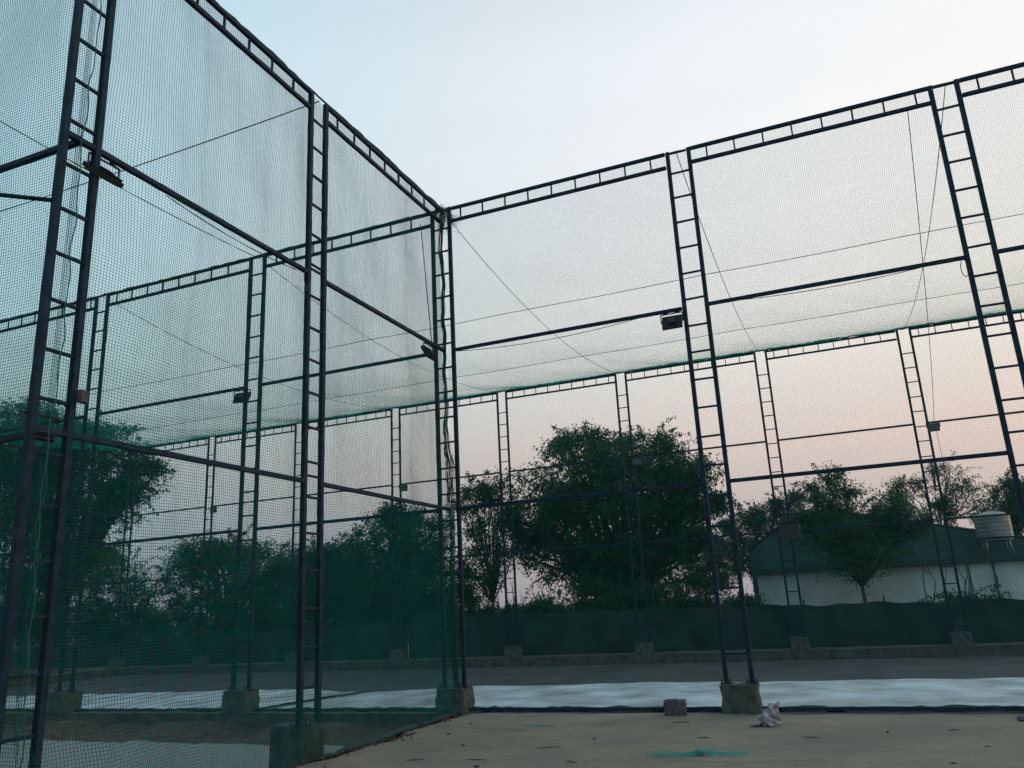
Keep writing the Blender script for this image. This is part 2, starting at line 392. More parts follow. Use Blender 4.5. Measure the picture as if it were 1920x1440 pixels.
# long near wall (plane y = 0)
W1 = [(-13.3, 'third to the left of the corner, long near wall'), (-8.85, 'second to the left of the corner, long near wall'),
      (-4.377, 'first to the left of the corner, long near wall'), (0, 'at the corner where the two near net walls meet'),
      (4.568, 'first to the right of the corner, long near wall'), (8.692, 'second to the right of the corner, long near wall'),
      (13.2, 'third to the right of the corner, long near wall')]
SP1 = ['third span left of the corner', 'second span left of the corner', 'first span left of the corner', 'first span right of the corner',
       'second span right of the corner', 'third span right of the corner']
for x, w in W1: column(x, 0, 0, .367, H1, w, -.05, 'columns of the near walls')
for i, s in enumerate(SP1):
    a, b = W1[i][0] + IN, W1[i + 1][0] - IN
    truss((a, 0, 0), (b, 0, 0), H1, 'the long near wall, ' + s, 'trusses of the near walls')
    beam((a, 0), (b, 0), 6.156, 'upper horizontal pipe of the long near wall, ' + s, 'pipes of the near walls')
    beam((a, 0), (b, 0), 3.272, 'lower horizontal pipe of the long near wall, ' + s, 'pipes of the near walls')
for i in (2, 3, 4, 5, 6):   # short ties that close the corner and column heads
    x = W1[i][0]
    beam((x - SEP + LEGW / 2, 0), (x + SEP - LEGW / 2, 0), H1 - .04, 'short tie bar atop the near column ' + ['', '', 'first left of the corner', 'at the corner', 'first right of the corner', 'second right of the corner', 'third right of the corner'][i], 'tie bars', .03)
# left side wall (plane x = 0)
W2 = [(-7.7155, 'nearest one at the left edge of the picture'), (-3.924, 'middle one of the left side wall')]
for y, w in W2: column(0, y, math.pi / 2, .367, H1, w, FL - .02, 'columns of the near walls')
SP2 = [(-7.7155 + IN, -3.924 - IN, 'the left side wall, nearer span'), (-3.924 + IN, -.045, 'the left side wall, span next to the corner')]
for a, b, s in SP2:
    truss((0, a, 0), (0, b, 0), H1, s, 'trusses of the near walls')
    beam((0, a), (0, b), 6.156, 'upper horizontal pipe of ' + s, 'pipes of the near walls')
    beam((0, a), (0, b), 3.272, 'lower horizontal pipe of ' + s, 'pipes of the near walls')
for z, n in ((6.156, 'upper'), (3.272, 'lower')):
    beam((0, -7.7155 - SEP + LEGW / 2), (0, -7.7155 + SEP - LEGW / 2), z, n + ' short pipe between the legs of the nearest left column', 'pipes of the near walls')
    beam((0, -3.924 - SEP + LEGW / 2), (0, -3.924 + SEP - LEGW / 2), z + .08, n + ' short pipe between the legs of the middle left column', 'tie bars', .03)
# front wall of the left court, leaving the picture at the left edge
column(-4.4, -7.7155, 0, .367, H1, 'beyond the left edge, front wall of the left court', FL - .02, 'columns of the near walls')
truss((-4.4 + IN, -7.7155, 0), (-.05, -7.7155, 0), H1, 'the front wall of the left court', 'trusses of the near walls')
beam((-4.4 + IN, -7.7155), (-.03, -7.7155), 6.156, 'upper horizontal pipe leaving the nearest column to the left', 'pipes of the near walls')
beam((-4.4 + IN, -7.7155), (-.03, -7.7155), 3.272, 'lower horizontal pipe leaving the nearest column to the left', 'pipes of the near walls')
tag(obj('brace_pipe', tube_mesh('brace_pipe', [(-.02, -7.93, 5.42), (-2.2, -8.0, 6.12), (-4.4, -7.95, 6.9)], .022, M_PIPE)), 'thin dark brace pipe sloping up to the left from the nearest column', 'pipe')
# far wall (plane y = 14.1)
X3 = [-23.0, -18.475, -13.93, -9.341, -4.81, -.239, 4.527, 8.845, 13.4]
N3 = ['leftmost, at the end of the far net wall', 'second from the left in the far net wall', 'third from the left in the far net wall', 'fourth from the left in the far net wall',
      'fifth from the left in the far net wall', 'sixth from the left in the far net wall', 'far net wall, the one with the dark box',
      'rightmost visible in the far net wall', 'far net wall, just beyond the right edge']
for x, w in zip(X3, N3): column(x, Y3, 0, .277, H3, w, -.1, 'columns of the far walls')
for i in range(len(X3) - 1):
    a, b = X3[i] + IN, X3[i + 1] - IN; s = 'the far net wall, span %s from the left' % ['first', 'second', 'third', 'fourth', 'fifth', 'sixth', 'seventh', 'eighth'][i]
    truss((a, Y3, 0), (b, Y3, 0), H3, s, 'trusses of the far walls')
    beam((a, Y3), (b, Y3), 6.295, 'upper horizontal pipe of ' + s, 'pipes of the far walls')
    beam((a, Y3), (b, Y3), 3.42, 'lower horizontal pipe of ' + s, 'pipes of the far walls')
# far left end wall (plane x = -23)
YE = [4.7, 9.4]
for y, w in zip(YE, ('nearer one of the far left end wall', 'farther one of the far left end wall')): column(-23.0, y, math.pi / 2, .29, 9.2, w, -.1, 'columns of the far walls')
for a, b, s in ((4.7 + IN, 9.4 - IN, 'the far left end wall, nearer span'), (9.4 + IN, Y3 - .05, 'the far left end wall, span at its corner')):
    truss((-23, a, 0), (-23, b, 0), 9.22, s, 'trusses of the far walls')
    beam((-23, a), (-23, b), 6.25, 'upper horizontal pipe of ' + s, 'pipes of the far walls')
    beam((-23, a), (-23, b), 3.40, 'lower horizontal pipe of ' + s, 'pipes of the far walls')
# low dark rail along the foot of the right part of the near wall
for (a, b, s) in ((.27, 4.30, 'first span right of the corner'), (4.84, 8.42, 'second span right of the corner'), (8.96, 12.9, 'third span right of the corner')):
    beam((a, .0), (b, .0), .028, 'dark rail lying along the foot of the near wall, ' + s, 'foot rails', .05)

# ------------------------------------------------------------------ nets
CELL, TW = .031, .00052
def smooth_noise_1d(n, scale, rng):
    k = max(4, int(n / scale)); v = rng.uniform(-1, 1, k + 3)
    return np.interp(np.linspace(0, k + 1.999, n), np.arange(k + 3), v)
def net(name, origin, uvec, vvec, Lu, Lv, label, bulge=.03, gather=.12, step=.6, seed=0, sag=None, wave=0.0, hems=(), group='green nets', tw=None, m_=None):
    tw = tw or TW
    rng = np.random.default_rng(seed)
    O, U, Vv = np.array(origin, float), np.array(uvec, float), np.array(vvec, float)
    N = np.cross(U, Vv); N /= np.linalg.norm(N)
    def positions(L, g):
        n = int(L / CELL); sp = 1 + g * (smooth_noise_1d(n, 14, rng) + .6 * smooth_noise_1d(n, 4, rng)); p = np.cumsum(np.clip(sp, .35, 2)); p = p - p[0]
        return p / p[-1] * L
    up, vp = positions(Lu, gather), positions(Lv, gather * .3)
    un, vn = np.linspace(0, Lu, max(3, int(Lu / step))), np.linspace(0, Lv, max(3, int(Lv / step)))
    def place(u, v):
        eu = np.clip(np.minimum(u, Lu - u) / .4, 0, 1); ev = np.clip(np.minimum(v, Lv - v) / .4, 0, 1)
        dn = bulge * wob(u * .8, v * .7, seed) * eu * ev
        if sag is not None: dn = dn + sag(u, v)
        dv = wave * (np.sin(u * 2.3 + seed) * .6 + np.sin(u * 5.1 + seed * 2) * .4) * np.exp(-v / 1.2) + .006 * wob(u * 2, v * 2, seed + 3)
        du = .012 * wob(u * .7, v * 1.4, seed + 6)
        return O + (u + du * eu)[..., None] * U + (v + dv * ev)[..., None] * Vv + dn[..., None] * N
    parts = []
    for fam in (0, 1):
        if fam == 0: a, b = np.meshgrid(up, vn, indexing='ij'); e1 = U
        else: b, a = np.meshgrid(vp, un, indexing='ij'); e1 = Vv
        P = place(a, b)
        ang = np.array([0, 2.0944, 4.18879]) + 1.57
        off = tw * (np.cos(ang)[:, None] * e1 + np.sin(ang)[:, None] * N)
        Q = P[:, :, None, :] + off[None, None]
        mm, n = P.shape[:2]; I = np.arange(mm * n * 3).reshape(mm, n, 3)
        for k in range(3):
            k2 = (k + 1) % 3
            parts.append((Q.reshape(-1, 3) if k == 0 else None, np.stack([I[:, :-1, k], I[:, :-1, k2], I[:, 1:, k2], I[:, 1:, k]], -1).reshape(-1, 4)))
    Vs, Fs, base = [], [], 0
    for q, f in parts:
        if q is not None:
            base = sum(len(z) for z in Vs); Vs.append(q)
        Fs.append(f + base)
    me = mesh_np(name, np.concatenate(Vs), np.concatenate(Fs), m_ or M_NET)
    e = empty(name, origin, label, 'net', group)
    o = obj('mesh_panel', me, e); o.location = -Vector(origin)
    for (p0, p1, r, sd) in hems:      # gathered edge rolls
        P0, P1 = np.array(p0), np.array(p1); n = int(np.linalg.norm(P1 - P0) / .12); rr = np.random.default_rng(sd)
        t = np.linspace(0, 1, n)[:, None]; pts = P0 + (P1 - P0) * t + rr.normal(0, r * .22, (n, 3))
        rad = r * (1 + .35 * smooth_noise_1d(n, 3, rr))
        h = obj('gathered_edge', tube_mesh('gathered_edge', [tuple(p) for p in pts], list(rad), M_HEM, 6), e); h.location = -Vector(origin)
    return e
Yn = .052
net('green_net', (-13.3, Yn, .0), (1, 0, 0), (0, 0, 1), 13.27, H1, 'green net of the long near wall, part left of the corner', .035, .10, seed=1, wave=.03, tw=.0007,
    hems=[((-13.3, .035, H1 + .012), (-.05, .035, H1 + .012), .026, 1), ((-13.3, .06, .02), (-.3, .06, .02), .03, 2)])
net('green_net', (.03, Yn, .0), (1, 0, 0), (0, 0, 1), 13.2, H1, 'green net of the long near wall, part right of the corner', .035, .08, seed=2, wave=.05, tw=.0008,
    hems=[((.03, .045, H1 + .005), (13.2, .045, H1 + .005), .012, 3), ((.3, .06, .025), (13.2, .06, .025), .034, 4)])
net('green_net', (-.052, -7.72, -.1), (0, 1, 0), (0, 0, 1), 7.70, H1 + .1, 'green net of the left side wall between the nearest column and the corner', .08, .34, seed=3, step=.4, wave=.04, sag=lambda u, v: .16 * np.clip((.95 - v) / .5, 0, 1), tw=.0023,
    hems=[((.0, -7.7, H1 + .02), (.0, 0, H1 + .02), .024, 5), ((.10, -7.7, -.06), (.10, -.1, -.02), .035, 6)])
net('green_net', (-4.4, -7.72, -.1), (1, 0, 0), (0, 0, 1), 4.42, H1 + .1, 'green net of the left court front wall at the left edge', .05, .18, seed=4, step=.4, tw=.0023)
net('green_net', (-23, Y3 - .05, .0), (1, 0, 0), (0, 0, 1), 36.4, H3, 'green net hanging along the far wall', .03, .08, seed=5, step=.9,
    hems=[((-23, Y3 - .03, H3 + .02), (13.4, Y3 - .03, H3 + .02), .036, 7)])
net('green_net', (-23, 4.7, .0), (0, 1, 0), (0, 0, 1), 9.35, 9.2, 'green net of the far left end wall', .04, .12, seed=6, step=.8)
def roof_sag(u, v):
    a = np.abs(np.sin(math.pi * v / 4.7)) * .05 + np.abs(np.sin(math.pi * (u - .2) / 4.55)) * .05
    return -a * np.clip(np.minimum(v, 14.0 - v) / .5, 0, 1) - .60 * 4 * (v / 14.0) * (1 - v / 14.0)
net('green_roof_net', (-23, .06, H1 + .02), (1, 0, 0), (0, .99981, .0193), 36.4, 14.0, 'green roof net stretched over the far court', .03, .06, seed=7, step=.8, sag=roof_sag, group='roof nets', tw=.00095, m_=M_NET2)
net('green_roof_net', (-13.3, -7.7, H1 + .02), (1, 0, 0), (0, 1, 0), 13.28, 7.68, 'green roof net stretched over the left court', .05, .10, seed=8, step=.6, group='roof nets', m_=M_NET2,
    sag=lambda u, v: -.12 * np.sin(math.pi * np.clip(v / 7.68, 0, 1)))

# gathered net hanging in the corner column
M_BUN = mat('gathered_green_twine', (.006, .12, .095), .8, .3, 12, trans=.3)
def bundle(name, line, label, nstr, rmax, seed, m_=M_BUN):
    rr = np.random.default_rng(seed); P = np.array(line, float)
    d = np.r_[0, np.cumsum(np.linalg.norm(np.diff(P, axis=0), axis=1))]; n = int(d[-1] / .09); t = np.linspace(0, d[-1], n)
    C = np.stack([np.interp(t, d, P[:, i]) for i in range(3)], -1); rad = np.interp(t, d, rmax)
    C[:, 0] += .012 * np.sin(t * 5.3) + .008 * np.sin(t * 13)
    bm = bmesh.new()
    for s in range(nstr):
        ph, tw, k = rr.uniform(0, 6.28), rr.uniform(-1.2, 1.2), rr.uniform(.2, 1)
        jit = smooth_noise_1d(n, 4, rr) * .5 + 1
        pts = np.stack([C[:, 0] + rad * k * jit * np.cos(ph + tw * t), C[:, 1] + .7 * rad * k * jit * np.sin(ph + tw * t), C[:, 2]], -1)
        tube([tuple(p) for p in pts], .0035, 3, False, bm)
    return tag(obj(name, bm_mesh(name, bm, m_)), label, 'net')
bz = [(.06, 9.0), (0, 8.48), (.02, 7.6), (.01, 6.75), (.01, 5.72), (0, 4.74), (.05, 3.96), (.06, 3.31), (.05, 2.41), (.05, 1.28), (.05, .36)]
bundle('gathered_net', [(x, -.06, z) for x, z in bz], 'gathered green net hanging like a rope inside the corner column', 44,
       [.07, .05, .03, .04, .03, .045, .09, .075, .06, .06, .05], 3)
bm = bmesh.new(); rr = np.random.default_rng(12)
for s in range(70):     # loose tuft at the corner top
    a = np.array([rr.normal(.02, .06), rr.normal(-.05, .05), 9.0 + rr.normal(0, .06)]); pts = [a]
    for q in range(5): pts.append(pts[-1] + np.array([rr.normal(.02, .06), rr.normal(0, .04), rr.normal(-.06, .05)]))
    tube([tuple(p) for p in pts], .003, 3, False, bm)
tag(obj('net_tuft', bm_mesh('net_tuft', bm, M_HEM)), 'loose tuft of green net tangled on the corner column head', 'net')

# ropes and cables
def rope(name, pts, r, m_, label, cat='rope', group=None, n=5):
    return tag(obj(name, tube_mesh(name, pts, r, m_, n)), label, cat, group)
rp = [(-7.72, 8.6), (-7.72, 7.8), (-7.71, 7.26), (-7.74, 6.83), (-7.75, 6.4), (-7.76, 5.99), (-7.74, 5.45), (-7.76, 4.92), (-7.74, 4.51), (-7.74, 3.99), (-7.76, 3.59), (-7.77, 3.4),
      (-7.79, 2.93), (-7.78, 2.34), (-7.75, 1.74), (-7.75, 1.37), (-7.72, .8), (-7.72, .1)]
rq = []
for (a, b), (c, d) in zip(rp, rp[1:]):
    for k in range(5): t = k / 5; rq.append((.075 + .006 * math.sin(b * 9 + k), a + (c - a) * t + .012 * math.sin((b + (d - b) * t) * 11), b + (d - b) * t))
rope('lacing_rope', rq, .006, M_ROPE, 'green rope lacing the net edges inside the nearest left column')
rope('lacing_rope', [(.09, -7.79 + .03 * math.sin(i * .9), 2.95 - i * .1) for i in range(28)], .003, M_ROPE, 'thin loose end of green cord low on the nearest left column')
def catenary(a, b, sag, n=14):
    a, b = Vector(a), Vector(b)
    return [tuple(a.lerp(b, i / n) - Vector((0, 0, sag * 4 * (i / n) * (1 - i / n)))) for i in range(n + 1)]
CG = 'roof cables'
for xa, xb, w in ((-8.85, -9.34, 'second column left of the corner'), (-4.377, -4.81, 'first column left of the corner'), (.02, -.239, 'corner column'), (4.55, 4.527, 'first column right of the corner'),
                  (8.72, 8.845, 'second column right of the corner')):
    rope('roof_cable', catenary((xa, .02, H1 - .03), (xb, Y3 - .1, H3 - .05), .60), .007, M_CABLE, 'thin roof cable to the far wall from the ' + w, 'cable', CG)
for y, w in ((4.7, 'nearer'), (9.4, 'farther')):
    rope('roof_cable', [(-23 + i * 1.3, y, 9.01 + .02 * y - .53 - .03 * abs(math.sin(i * .9))) for i in range(29)], .008, M_CABLE, 'thin roof cable parallel to the near wall, %s of the two over the far court' % w, 'cable', CG)
rope('roof_cable', catenary((0, -3.92, H1 - .05), (-13.3, -3.92, H1 - .05), .12), .009, M_CABLE, 'thin dark cable crossing the left court from the middle left column', 'cable', CG)
rope('roof_cable', catenary((-4.4, -7.7, H1 - .05), (-4.377, 0, H1 - .05), .10), .008, M_CABLE, 'thin cable over the left court running front to back', 'cable', CG)
rope('power_cable', catenary((8.15, .02, H1 - .25), (9.2, Y3 - .15, 6.3), .5, 24), .007, M_CABLE, 'slack power cable dropping to the rightmost far floodlight', 'cable', 'power cables')
rope('power_cable', catenary((9.22, Y3 - .12, 6.1), (9.3, Y3 - .12, .4), .0), .006, M_CABLE, 'power cable hanging down below the rightmost far floodlight', 'cable', 'power cables')
rope('power_cable', catenary((.25, -.035, 6.11), (3.6, -.035, 6.11), .09), .006, M_CABLE, 'slack power cable under the upper pipe right of the corner', 'cable', 'power cables')
rope('power_cable', catenary((5.2, -.035, 6.12), (8.0, -.035, 6.12), .06), .006, M_CABLE, 'slack power cable under the upper pipe, second span right of the corner', 'cable', 'power cables')
rope('power_cable', catenary((-.035, -6.6, 6.12), (-.035, -4.3, 6.12), .06), .006, M_CABLE, 'slack power cable under the upper pipe of the left side wall', 'cable', 'power cables')
rope('power_cable', catenary((-.42, -.06, 8.8), (-.22, -.06, 6.1), .02) , .009, M_CABLE, 'dark cable running down left of the corner column', 'cable', 'power cables')
def loop(name, c, rx, rz, axis, label):
    pts = [(c[0] + (rx * math.cos(a) if axis == 'x' else .01 * math.sin(a * 2)), c[1] + (rx * math.cos(a) if axis == 'y' else .01 * math.sin(a * 2)), c[2] + rz * math.sin(a)) for a in np.linspace(0, 6.0, 26)]
    rope(name, pts, .006, M_CABLE, label, 'cable', 'wire loops')
loop('wire_loop', (8.44, -.05, 5.98), .05, .13, 'x', 'small loop of wire hanging by the second column right of the corner')
loop('wire_loop', (.06, -4.22, 5.98), .05, .14, 'y', 'small loop of wire hanging by the middle left column')

# ------------------------------------------------------------------ floodlights
def floodlight(loc, rotz, tilt, label, scale=1.0):
    e = empty('floodlight', loc, label, 'floodlight', 'floodlights on the net frames', rotz)
    # local frame: light looks along +y, hangs under the pipe at the origin
    bm = bmesh.new()
    def bx(c, s):
        r = bmesh.ops.create_cube(bm, size=1)
        for v in r['verts']: v.co = Vector((v.co.x * s[0] + c[0], v.co.y * s[1] + c[1], v.co.z * s[2] + c[2]))
    bx((0, 0, 0), (.33, .05, .24))
    for k in range(9): bx((-.14 + k * .035, -.037, 0), (.008, .026, .2))
    bx((0, -.045, 0), (.12, .04, .1))
    h = obj('housing', bm_mesh('housing', bm, M_BLACK), e, (0, 0, -.17)); h.rotation_euler = (tilt, 0, 0); h.scale = (scale,) * 3
    g_ = obj('glass', box_mesh('glass', .29, .012, .2, M_LENS, .004, (0, .03, 0)), h)
    bm = bmesh.new()
    for s in (-1, 1): tube([(s * .18, 0, -.17), (s * .18, 0, -.02), (s * .06, 0, .0)], .011, 5, True, bm)
    tube([(-.18, 0, -.02), (.18, 0, -.02)], .011, 5, True, bm)
    obj('bracket', bm_mesh('bracket', bm, M_BLACK), e)
    return e
floodlight((4.17, .01, 6.125), 0, -.35, 'black floodlight seen from behind under the upper pipe right of the corner')
floodlight((-4.66, .02, 6.13), .2, -.5, 'dark floodlight on the upper pipe by the first column left of the corner')
floodlight((-.01, -.62, 6.12), math.pi / 2, -.5, 'dark tilted floodlight on the left side wall next to the corner')
floodlight((-.02, -7.42, 6.12), math.pi / 2, -.9, 'black tilted floodlight by the nearest left column')
floodlight((-.02, -7.80, 3.42), math.pi / 2, -.6, 'black lamp low on the nearest left column', .7)
for x, w in ((9.17, 'rightmost one, below the far pipe'), (.07, 'the one in front of the big central tree'), (-9.02, 'the one just left of the corner column'), (-18.2, 'leftmost one')):
    floodlight((x, Y3 - .04, 6.30), math.pi, -.25, 'grey floodlight on the far wall, ' + w)
e = empty('control_box', (4.67, Y3 - .12, 3.15), 'dark box mounted on the seventh far column', 'box')
obj('cabinet', box_mesh('cabinet', .62, .22, .5, M_BLACK, .012, (0, 0, .25)), e)
obj('lid', box_mesh('lid', .68, .3, .03, M_BLACK, .006, (0, -.02, .525)), e, None, (0, -.06, 0))
e = empty('junction_box', (.09, -7.50, 3.62), 'small grey junction box on the nearest left column', 'box')
obj('box_body', box_mesh('box_body', .05, .08, .12, M_STONE, .006, (0, 0, 0)), e); obj('box_cover', box_mesh('box_cover', .01, .07, .11, M_STONE, .003, (.03, 0, 0)), e)

# ------------------------------------------------------------------ shade cloth fence behind the far wall
def cloth(x0, x1, y, label, z0, ztop):
    n = int((x1 - x0) / .15); xs_ = np.linspace(x0, x1, n); V = []; F = []
    rows = 7
    e = empty('shade_cloth_fence', (x0, y, z0), label, 'fence', 'green shade cloth fences')
    for r in range(rows):
        s = r / (rows - 1)
        for i, x in enumerate(xs_):
            zt = ztop(x) + .03 * math.sin(x * 2.1) + .02 * math.sin(x * 5.7)
            V.append((x - x0, .04 * math.sin(x * 1.9 + s * 2) + .02 * math.sin(x * 6.1 + s * 4), s * (zt - z0)))
            if r and i: F.append(((r - 1) * n + i - 1, (r - 1) * n + i, r * n + i, r * n + i - 1))
    obj('cloth', mesh_np('cloth', V, F, M_CLOTH, True), e)
    x = x0 + .3
    pm = tube_mesh('post', [(0, 0, 0), (0, 0, 1.45)], .03, M_PIPE, 6)
    while x < x1:
        obj('post', pm, e, (x - x0, .09, 0)); x += 2.3
cloth(-33, -9.4, 14.85, 'dark green shade cloth fence behind the far wall, left stretch', -.1, lambda x: 1.02 + .02 * (x + 20))
cloth(-9.35, 14, 14.85, 'dark green shade cloth fence behind the far wall, right stretch', -.1, lambda x: 1.40 - .018 * (x + 7))

# ------------------------------------------------------------------ shed, wall and water tank
def poly_wall(name, pts, y0, y1, m_, parent):
    bm = bmesh.new(); a = [bm.verts.new((x, y0, z)) for x, z in pts]; b = [bm.verts.new((x, y1, z)) for x, z in pts]
    bm.faces.new(a); bm.faces.new(b[::-1]); n = len(pts)
    for i in range(n): bm.faces.new((a[i], b[i], b[(i + 1) % n], a[(i + 1) % n]))
    o = obj(name, bm_mesh(name, bm, m_), parent); o.location = -Vector(parent.location); return o
e = empty('shed', (7.5, 23, FL), 'low gabled shed of dark sheet metal behind the right tree', 'building')
poly_wall('gable_wall', [(2.4, FL), (2.4, 3.3), (3.8, 4.25), (5.55, 4.70), (8.6, 4.05), (12.6, 3.05), (12.6, FL)], 23.0, 34, M_SHED, e)
for (x0, z0, x1, z1, yb) in ((2.3, 3.30, 3.8, 4.30, 22.95), (3.8, 4.29, 5.6, 4.77, 22.95), (5.6, 4.77, 12.7, 3.06, 22.95)):
    bm = bmesh.new(); t = .06
    c = [(x0, z0), (x1, z1), (x1, z1 + t), (x0, z0 + t)]
    a = [bm.verts.new((x, yb, z)) for x, z in c]; b = [bm.verts.new((x, 34.2, z)) for x, z in c]
    bm.faces.new(a); bm.faces.new(b[::-1])
    for i in range(4): bm.faces.new((a[i], b[i], b[(i + 1) % 4], a[(i + 1) % 4]))
    o = obj('roof', bm_mesh('roof', bm, M_ROOF), e); o.location = -e.location
rm = box_mesh('sheet_rib', .03, .03, 3.0, M_SHED)
for k in range(22):
    x = 2.7 + k * .45; o = obj('sheet_rib', rm, e); o.location = Vector((x, 22.985, 1.1 if x > 3.9 else .9)) - e.location
    o.scale = (1, 1, .9 if x < 11 else .72)
e = empty('compound_wall', (7.5, 21.6, FL), 'pale rendered wall with dark eave strip at the right, behind the far net', 'wall')
poly_wall('wall_face', [(2.75, FL), (2.75, 2.32), (14.5, 2.28), (14.5, FL)], 21.6, 21.85, M_WALL, e)
poly_wall('eave_strip', [(2.6, 2.33), (2.6, 2.52), (14.7, 2.46), (14.7, 2.29)], 21.35, 22.6, M_ROOF, e)
for x in (10.2, 11.0, 12.1): poly_wall('downpipe', [(x, FL), (x, 2.3), (x + .05, 2.3), (x + .05, FL)], 21.54, 21.59, M_SHED, e)
e = empty('water_tank', (11.35, 22.1, 2.5), 'ribbed round steel water tank on a stand at the right', 'tank')
prof = [(.0, 1.62), (.2, 1.60), (.42, 1.52), (.56, 1.42), (.60, 1.34)]
for k in range(5): z = 1.32 - k * .2; prof += [(.60, z), (.605, z - .02), (.605, z - .05), (.60, z - .07), (.60, z - .13)]
prof += [(.60, .36), (.55, .32), (0, .30)]
prof = [(r, .62 + (z - .3) * .76) for r, z in prof]
bm = bmesh.new(); rings = []
for r, z in prof:
    rings.append([bm.verts.new((r * math.cos(a), r * math.sin(a), z)) for a in np.linspace(0, 2 * math.pi, 33)[:-1]] if r > 0 else [bm.verts.new((0, 0, z))])
for a, b in zip(rings, rings[1:]):
    for k in range(32):
        if len(a) == 1: bm.faces.new((a[0], b[k], b[(k + 1) % 32]))
        elif len(b) == 1: bm.faces.new((a[k], a[(k + 1) % 32], b[0]))
        else: bm.faces.new((a[k], a[(k + 1) % 32], b[(k + 1) % 32], b[k]))
tank_drum = obj('drum', bm_mesh('drum', bm, M_STEEL), e)
obj('lid', box_mesh('lid', .3, .3, .05, M_STEEL, .01, (.1, 0, 1.635)), e)
for a in range(4): obj('stand_leg', tube_mesh('stand_leg', [(.5 * math.cos(a * 1.57 + .8), .5 * math.sin(a * 1.57 + .8), .64), (.58 * math.cos(a * 1.57 + .8),   .58 * math.sin(a * 1.57 + .8), 0)], .035, M_STEEL, 6), e)
obj('stand_ring', tube_mesh('stand_ring', [(.55 * math.cos(a), .55 * math.sin(a), .56) for a in np.linspace(0, 6.283, 25)], .018, M_STEEL, 6), e)

